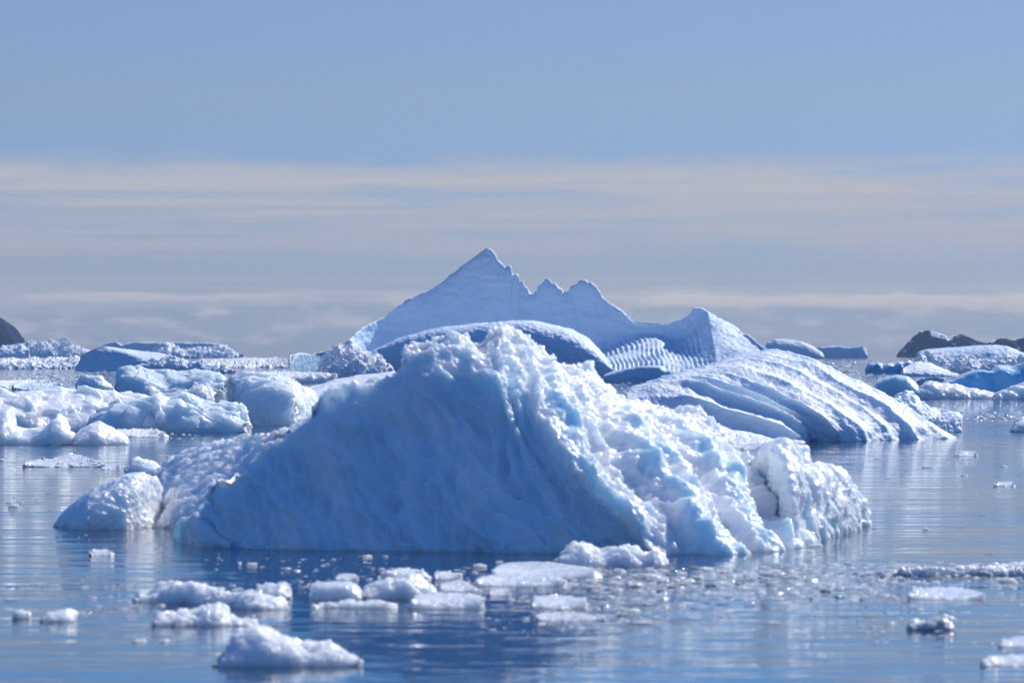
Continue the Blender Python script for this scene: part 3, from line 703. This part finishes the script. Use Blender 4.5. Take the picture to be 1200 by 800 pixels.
thing('bergy_bit', 'jumbled white ice rubble between the wide snowy berg and the blue-hollowed one', 'bergy bit',
      [(1072, 432), (1078, 420), (1088, 413), (1098, 415), (1108, 421), (1118, 417), (1132, 420), (1150, 424), (1165, 421), (1185, 419), (1205, 418), (1235, 424)], (440, 440), M_far, setback=8, disp=LUMPY, clear=0.12, res=2.2)
thing('bergy_bit', 'ice block with a vivid blue hollow face near the right edge', 'bergy bit',
      [(1103, 462), (1106, 449), (1116, 442), (1130, 438), (1148, 432), (1160, 434), (1168, 431), (1185, 433), (1200, 428), (1235, 432)], (467, 467), M_blue, setback=2.2, back=5, prof=(3.2, 2.6),
      disp=[('billow', 6, 60, 2), ('fbm', 1.2, 9, 3)], clear=0.95, cap=0.42, res=1.8)
thing('bergy_bit', 'dark-sided low lump with a jagged snowy top left of the wide snowy berg', 'bergy bit',
      [(1015, 434), (1018, 427), (1026, 426), (1036, 428), (1050, 426), (1066, 424), (1076, 428), (1086, 436)], (437.5, 437.5), M_blue, setback=1.4, back=6, prof=(5, 3), disp=[('billow', 3, 12, 3)], clear=0.7, cap=0.3, res=2.2)
thing('ice_floe', 'smooth snow bank sloping behind the dark-sided low lump', 'ice floe',
      [(1058, 432), (1072, 425), (1090, 426), (1106, 432), (1124, 439)], (441, 441), M_far, setback=12, disp=SNOWY, res=2)
thing('bergy_bit', 'grey-blue rounded hump rising just behind the ribbed berg', 'bergy bit',
      [(1024, 462), (1028, 450), (1036, 443), (1050, 440), (1064, 442), (1073, 449), (1082, 462)], (466, 466), M_mid, setback=1.3, back=4, prof=(3, 2.4), disp=[('fbm', 2.5, 26, 3)], clear=0.75, cap=0.15, res=1.8)
thing('ice_floe', 'low floe with diagonal furrows on the water right of the ribbed berg', 'ice floe',
      [(1076, 458), (1082, 448), (1092, 446), (1108, 449), (1126, 452), (1148, 456), (1164, 460), (1178, 466)], (467.5, 467.5), M_mid, setback=2.5, disp=[('fbm', 3, 10, 2, (1.0, .3, 1.6)), ('fbm', 1, 6, 2)], clear=0.02, res=2)
thing('ice_floe', 'small pale floe tucked behind the furrowed one', 'ice floe',
      [(1072, 448), (1080, 443), (1096, 442), (1110, 445), (1118, 450)], (451, 451), M_far, ztop=0.9, disp=FLAT, res=2)
thing('ice_floe', 'low white floe in front of the vivid blue block at the right edge', 'ice floe',
      [(1164, 466), (1172, 459), (1186, 454), (1200, 450), (1235, 448)], (468, 468), M_mid, setback=2, disp=[('billow', 4, 22, 3), ('fbm', 1, 7, 2)], clear=0.1, res=1.8)
thing('bergy_bit', 'small dark blue-grey chunk of ice cut by the right edge below the furrowed floe', 'bergy bit',
      [(1186, 504), (1190, 496), (1198, 490), (1212, 487), (1230, 491), (1240, 504)], (506, 506), M_mid, setback=1.2, disp=ROUGH, clear=0.6, res=2)
for x0, x1, y, lab in ((-8, 30, 409, 'tiny far white strip of ice beside the dark headland'), (1000, 1040, 470, None)):
    if lab: thing('ice_floe', lab, 'ice floe', [(x0, 415), (x0 + 10, 406), (x1 - 4, 404), (x1 + 4, 411)], (419, 419), M_far, setback=40, disp=FLAT, res=2)

# ------------------------------------------------------------------ near floes
FL = 'low wet floes drifting in front of the near iceberg'
def floe(label, top, base, ztop, clear=0.0, disp=None, prof=(2.6, 2.6), mat=None, name='ice_floe', res=2.0, **k):
    thing(name, label, 'ice floe', top, base, mat or M_floe, group=FL, ztop=ztop, clear=clear, prof=prof, disp=disp or [('shards', 1.6, 18, 2), ('fbm', 1.2, 22, 2), ('fbm', .5, 5, 2)], res=res, **k)
HUMP = [('billow', 2.0, 40, 2), ('shards', 3.0, 30, 2), ('shards', 1.0, 11, 1), ('fbm', .4, 5, 2)]
def hump(label, top, base, sb, clear=0.0, disp=None, prof=(1.9, 2.1), mat=None, name='ice_floe', res=2.0, **k):
    thing(name, label, 'ice floe', top, base, mat or M_floe, group=FL, setback=sb, clear=clear, prof=prof, disp=disp or HUMP, res=res, **k)
hump('nearest floe, a humped white lump tapering to the right at the bottom of the picture',
     [(251, 776), (256, 768), (266, 765), (268, 754), (275, 743), (288, 737), (300, 734), (312, 737), (325, 741), (340, 746), (350, 752), (365, 755), (385, 754), (398, 760), (412, 768), (422, 776)], (781, 780), 0.55, 0.1)
hump('flat-tailed floe with a rounded knob, just above the nearest lump', [(180, 728), (183, 719), (200, 717), (225, 716), (236, 711), (255, 708), (265, 712), (267, 721), (285, 725), (302, 730)], (733, 733), 0.5)
hump('long lumpy floe behind the knobbed one on the left', [(156, 702), (160, 693), (176, 693), (186, 684), (200, 680), (225, 681), (240, 689), (262, 694), (290, 694), (305, 696), (325, 703), (338, 709)], [(158, 705), (220, 707), (300, 714), (338, 713)], 0.6)
hump('small smooth wedge of ice behind the right end of the long lumpy floe', [(293, 694), (303, 688), (318, 684), (335, 683), (340, 687), (339, 700)], (701, 702), 0.5)
hump('square-ended block of grey ice left of the domed floe', [(363, 700), (363.5, 684), (372, 682), (395, 681), (410, 681), (419, 685), (424, 692), (424, 700)], (703, 703), 0.5, prof=(4, 4), disp=[('fbm', 2, 20, 3), ('fbm', .8, 5, 2)])
floe('thin flat floe in front of the square-ended block', [(366, 709), (380, 705), (410, 704), (445, 704), (466, 707)], (712, 713), 0.07)
hump('domed floe with two humps in the cluster below the blue wall', [(425, 700), (428, 688), (440, 684), (452, 677), (462, 678), (470, 676), (480, 672), (490, 678), (498, 686), (508, 692), (512, 700)], (702, 702), 0.6, 0.15)
floe('flat slab leaning out of the right side of the domed floe', [(478, 708), (486, 698), (505, 694), (535, 695), (560, 696), (568, 700), (562, 708)], (713, 713), 0.10)
floe('low ridge of ice just behind the domed floe', [(443, 676), (452, 669), (470, 666), (487, 666), (500, 670), (506, 675)], (678, 678), 0.10)
floe('small flat piece right of the low ridge, below the blue wall', [(506, 677), (512, 670), (528, 670), (541, 671), (541, 677)], (680, 680), 0.08)
floe('small rounded piece below the flat piece, right of the domed floe', [(515, 688), (522, 681), (540, 680), (556, 686), (560, 691)], (693, 693), 0.06)
floe('pair of tiny flat chips left of the low ridge', [(390, 679), (395, 673), (408, 671), (418, 674), (420, 679)], (680, 680), 0.05, res=2.4)
floe('broad flat pale floe below the foot of the near iceberg', [(576, 668), (584, 661), (600, 658), (630, 657), (660, 660), (690, 664), (705, 671), (706, 675)], (678, 678), 0.12, disp=[('fbm', 2, 24, 3), ('domes', .8, 6, 1)])
floe('long thin floe along the left side of the broad flat one', [(554, 684), (562, 676), (580, 672), (610, 672), (640, 674), (664, 679)], (687, 687), 0.08)
hump('bright double-humped floe resting against the right foot of the near iceberg', [(652, 657), (658, 648), (666, 640), (680, 635), (690, 637), (704, 646), (716, 642), (730, 638), (746, 640), (756, 647), (768, 645), (780, 650), (785, 658)], (664, 664), 0.7, 0.0)
floe('small grey floe under the double-humped one', [(622, 709), (626, 699), (645, 697), (668, 698), (685, 702), (688, 708)], (713, 713), 0.07)
floe('narrow floe left of the small grey one', [(570, 695), (576, 690), (592, 689), (600, 694)], (698, 698), 0.05)
floe('faint strip of slushy floe under the small grey one', [(628, 722), (640, 716), (665, 717), (700, 721), (712, 725)], (727, 727), 0.03, mat=M_grey)
hump('small wedge-shaped floe alone near the left edge', [(48, 726), (54, 720), (70, 717), (80, 714), (87, 719), (88, 726)], (728, 728), 0.3)
hump('tiny rounded floe left of the small wedge-shaped one', [(17, 723), (19, 717), (27, 716), (34, 721)], (725, 725), 0.2, res=3)
floe('flat oblong floe alone on the right-hand water', [(1064, 697), (1070, 690), (1095, 688), (1130, 689), (1152, 694), (1153, 698)], (702, 702), 0.06)
floe('strip of dirty lumpy floe reaching the right edge', [(1046, 669), (1060, 663), (1085, 665), (1110, 666), (1130, 663), (1150, 665), (1170, 662), (1185, 660), (1215, 657)], (674, 674), 0.10, mat=M_grey, disp=[('billow', 3.5, 12, 3), ('fbm', 1, 5, 2)])
hump('grey half-dark chunk below the flat oblong floe', [(1066, 733), (1072, 728), (1085, 725), (1108, 722), (1117, 727), (1118, 735)], (738, 738), 0.35, 0.3, mat=M_grey)
floe('flat floe in the bottom right corner', [(1150, 775), (1160, 769), (1185, 767), (1215, 769)], (780, 780), 0.05)
floe('small white floe above the one in the bottom right corner', [(1170, 754), (1176, 748), (1195, 746), (1215, 748)], (758, 758), 0.05)
floe('small oval floe under the left lobe of the near iceberg', [(104, 648), (110, 643), (125, 643), (134, 648)], (651, 651), 0.06, res=2.6)
floe('long grey drift of ice on the calm water above the left lobe', [(27, 543), (45, 539), (62, 537), (80, 532), (92, 532), (105, 537), (124, 543)], (547, 547), 0.10, mat=M_grey, clear=-.3)
floe('little ribbed chip at the right end of the long grey drift', [(119, 547), (125, 543), (138, 543), (141, 548)], (550, 550), 0.06, res=2.6)
hump('dark wedge of ice poking out behind the left lobe', [(147, 549), (154, 543), (163, 539), (176, 541), (186, 547), (196, 552)], (556, 556), 0.7, 0.4, mat=M_mid)
floe('thin white floe on the open water below the ribbed berg', [(1119, 532), (1130, 529), (1142, 529), (1146, 532)], (534, 534), 0.08, res=2.6)
floe('small white chip near the right edge below the thin white floe', [(1165, 567), (1172, 565), (1186, 564), (1190, 568)], (569.5, 569.5), 0.06, res=2.6)
floe('small low floe on the water at the left foot of the ribbed berg', [(866, 524), (880, 521), (895, 521), (906, 524)], (526, 526), 0.08, res=2.4)

# ------------------------------------------------------------------ small fragments, each one countable
def fragment_mesh(name, seed, mat):
    r = np.random.RandomState(seed); nu, nv = 26, 14
    a = np.linspace(0, 2 * np.pi, nu); b = np.linspace(-np.pi / 2, np.pi / 2, nv)[:, None]
    G = np.stack([np.cos(b) * np.cos(a), np.cos(b) * np.sin(a), np.sin(b) + 0 * a], -1)
    G = G * (1 + 0.3 * fbm(G * 1.3 + seed * 3.1, 3) + 0.35 * shards(G * 1.5 + seed * 1.7))[..., None]
    G[:, -1] = G[:, 0]
    return mesh_from_grid(name, G, mat, None, 0.1, origin=np.zeros(3))
protos = [fragment_mesh('ice_fragment', s, m) for s, m in ((1, M_floe), (2, M_floe), (3, M_floe), (4, M_floe), (5, M_grey), (6, M_dark), (7, M_dark))]
WL = 'small white chips of ice bobbing on the open water'
DL = 'small dark scraps of clear ice lying flat on the water'
used = [False] * len(protos)
def place_fragment(px, py, wpx, k, flat):
    D = float(water_dist(py)); s = wpx * D / F / 2
    o = protos[k] if not used[k] else protos[k].copy()
    if used[k]: col.objects.link(o)
    used[k] = True
    o.location = ((px - 600) / F * D, D, s * flat * 0.25)
    o.scale = (s, s * random.uniform(.6, 1.1), s * flat); o.rotation_euler = (0, 0, random.uniform(0, 6.28))
    dark = k >= 5
    tag(o, 'small dark scrap of clear ice lying flat on the water among others like it' if dark else 'small pale chip of ice bobbing on the open water among others like it', 'ice fragment', DL if dark else WL)
white_spots = [(120, 657, 7), (127, 658, 6), (124, 687, 7), (132, 686, 6), (96, 680, 8), (310, 649, 9), (322, 648, 6), (281, 660, 6), (295, 661, 14), (307, 664, 8), (318, 648, 7), (336, 666, 10), (332, 657, 4),
               (430, 652, 12), (452, 651, 8), (372, 681, 5), (352, 681, 6), (562, 664, 16), (585, 658, 10), (545, 684, 7), (152, 724, 12), (163, 752, 20), (193, 752, 14), (210, 733, 20), (290, 704, 18), (335, 724, 4),
               (600, 703, 8), (612, 700, 6), (640, 706, 8), (700, 688, 20), (722, 692, 16), (745, 687, 18), (760, 676, 22), (778, 682, 14), (800, 684, 20), (820, 678, 14), (842, 684, 18), (870, 690, 16),
               (740, 716, 20), (752, 730, 26), (770, 724, 12), (726, 706, 18), (715, 700, 10), (830, 668, 14), (850, 664, 10), (905, 690, 14), (930, 694, 20), (960, 688, 16), (984, 690, 10), (1012, 672, 26), (1036, 676, 14),
               (1078, 714, 8), (1087, 745, 8), (1010, 733, 6), (1027, 735, 14), (1044, 731, 12), (1127, 738, 5), (1180, 682, 22), (1196, 708, 10), (905, 730, 22), (1130, 557, 9), (1177, 547, 7),
               (16, 594, 14), (12, 589, 8), (44, 588, 8), (25, 588, 6), (107, 700, 10), (2, 540, 10), (955, 640, 24), (1050, 640, 8), (1085, 620, 8), (660, 714, 20), (682, 709, 12), (900, 668, 10), (920, 676, 14)]
dark_spots = [(78, 671, 10), (84, 670, 8), (10, 688, 8), (20, 687, 8), (42, 685, 12), (55, 686, 10), (14, 703, 18), (96, 692, 6), (107, 690, 6), (86, 716, 10), (133, 719, 6), (173, 720, 7), (144, 686, 8), (88, 754, 7),
              (58, 579, 9), (58, 598, 8), (160, 700, 12), (185, 707, 10), (522, 706, 10), (605, 706, 9), (735, 720, 18), (748, 708, 26), (768, 708, 16), (775, 722, 12), (800, 730, 22), (852, 700, 8), (866, 702, 10), (930, 677, 12),
              (988, 690, 18), (940, 686, 10), (1010, 680, 14), (1030, 682, 10), (1098, 675, 14), (1110, 682, 8), (1140, 678, 8), (1013, 711, 12), (1020, 722, 20), (990, 723, 14), (1070, 713, 12), (1108, 717, 12),
              (1150, 707, 20), (1072, 734, 14), (1053, 741, 8), (1110, 746, 16), (1027, 747, 7), (1168, 740, 10), (1088, 752, 10), (1024, 619, 8), (1040, 561, 9), (1026, 547, 6), (1028, 538, 8), (1086, 548, 14),
              (1125, 618, 10), (1150, 604, 10), (1160, 649, 12), (960, 705, 14), (1180, 740, 12), (905, 742, 10), (1046, 690, 9), (878, 710, 14), (660, 692, 12), (700, 700, 16), (950, 668, 10)]
for i, (x, y, wpx) in enumerate(white_spots): place_fragment(x, y, wpx, i % 5, random.uniform(.16, .42) if i % 5 < 4 else .15)
for i, (x, y, wpx) in enumerate(dark_spots): place_fragment(x, y, wpx, 5 + i % 2, random.uniform(.05, .12))

# ------------------------------------------------------------------ drifts of brash ice nobody could count
def brash(name, boxes, seed, mats):
    r = np.random.RandomState(seed); vs, fs, base = [], [], 0
    ico = [(math.cos(k * 1.0472) * (1 if k % 2 else .8), math.sin(k * 1.0472), 0.0) for k in range(6)]
    for x0, x1, y0, y1, n, s0, s1 in boxes:
        for _ in range(n):
            px, py = r.uniform(x0, x1), r.uniform(y0, y1); D = float(water_dist(py))
            s = (s0 + (s1 - s0) * r.rand() ** 2.5) * D / F / 2; h = s * r.uniform(.06, .30); a = r.rand() * 6.28
            cx, cy = (px - 600) / F * D, D
            ring = []
            for lev, k in ((-h * .5, 1.0), (h * .35, .95), (h, .5)):
                for (ex, ey, _) in ico:
                    q = k * s * r.uniform(.75, 1.2)
                    vs.append((cx + (ex * math.cos(a) - ey * math.sin(a)) * q, cy + (ex * math.sin(a) + ey * math.cos(a)) * q, lev * r.uniform(.7, 1.2)))
            for l in (0, 6):
                for k in range(6):
                    fs.append((base + l + k, base + l + (k + 1) % 6, base + l + 6 + (k + 1) % 6, base + l + 6 + k))
            fs.append(tuple(base + 12 + k for k in range(6))); base += 18
    me = bpy.data.meshes.new(name); me.from_pydata(vs, [], fs); me.update()
    for m in mats: me.materials.append(m)
    mi = np.repeat(r.randint(0, len(mats), base // 18), 13).astype(np.int32); me.polygons.foreach_set('material_index', mi)
    o = bpy.data.objects.new(name, me); col.objects.link(o); o['kind'] = 'stuff'
    return o
brash('brash_ice', [(660, 900, 664, 692, 420, 3, 20), (690, 860, 690, 728, 160, 3, 18), (570, 720, 676, 690, 120, 3, 12), (880, 1060, 661, 706, 420, 2, 18), (1030, 1210, 658, 686, 320, 2, 14), (880, 1200, 690, 760, 160, 2, 12), (970, 1130, 700, 750, 60, 2, 7), (560, 720, 680, 720, 90, 2, 9),
                    (330, 570, 664, 700, 190, 2, 12), (90, 345, 682, 722, 170, 2, 12), (230, 480, 646, 668, 60, 2, 8), (560, 760, 700, 745, 90, 2, 14), (0, 180, 655, 730, 60, 2, 5), (880, 1150, 525, 640, 60, 2, 6), (0, 120, 560, 640, 30, 2, 5)], 2, [M_floe, M_floe, M_grey, M_grey, M_dark])
brash('brash_ice', [(-20, 100, 438, 461, 420, 2, 12), (60, 140, 434, 445, 120, 2, 8), (270, 460, 425, 452, 260, 2, 9), (1110, 1220, 483, 494, 260, 2, 9), (960, 1120, 424, 462, 520, 2, 10), (690, 780, 442, 460, 160, 2, 8),
                    (-20, 320, 420, 432, 240, 2, 8), (140, 230, 505, 516, 60, 2, 7), (900, 1080, 421, 426, 160, 2, 6), (1080, 1210, 468, 482, 50, 2, 6)], 5, [M_far, M_far, M_grey, M_dark])

# ------------------------------------------------------------------ camera and output
cam = bpy.data.cameras.new('camera'); co = bpy.data.objects.new('camera', cam); col.objects.link(co)
co.location = (0, 0, EYE); co.rotation_euler = (math.pi / 2, 0, 0)
cam.sensor_width = 36; cam.lens = 36 * F / 1200; cam.shift_y = (HY - 400) / 1200
cam.clip_start = 0.5; cam.clip_end = 30000
cam.dof.use_dof = True; cam.dof.focus_distance = 155; cam.dof.aperture_fstop = 2.6; cam.dof.aperture_blades = 9
sc.camera = co
sc.render.engine = 'CYCLES'
sc.cycles.use_denoising = True
sc.cycles.max_bounces = 8; sc.cycles.diffuse_bounces = 3; sc.cycles.glossy_bounces = 4; sc.cycles.volume_bounces = 0; sc.cycles.transmission_bounces = 4
sc.cycles.caustics_reflective = False; sc.cycles.caustics_refractive = False
sc.view_settings.view_transform = 'Standard'; sc.view_settings.look = 'None'
sc.view_settings.exposure = 0; sc.view_settings.gamma = 1; sc.view_settings.use_curve_mapping = False
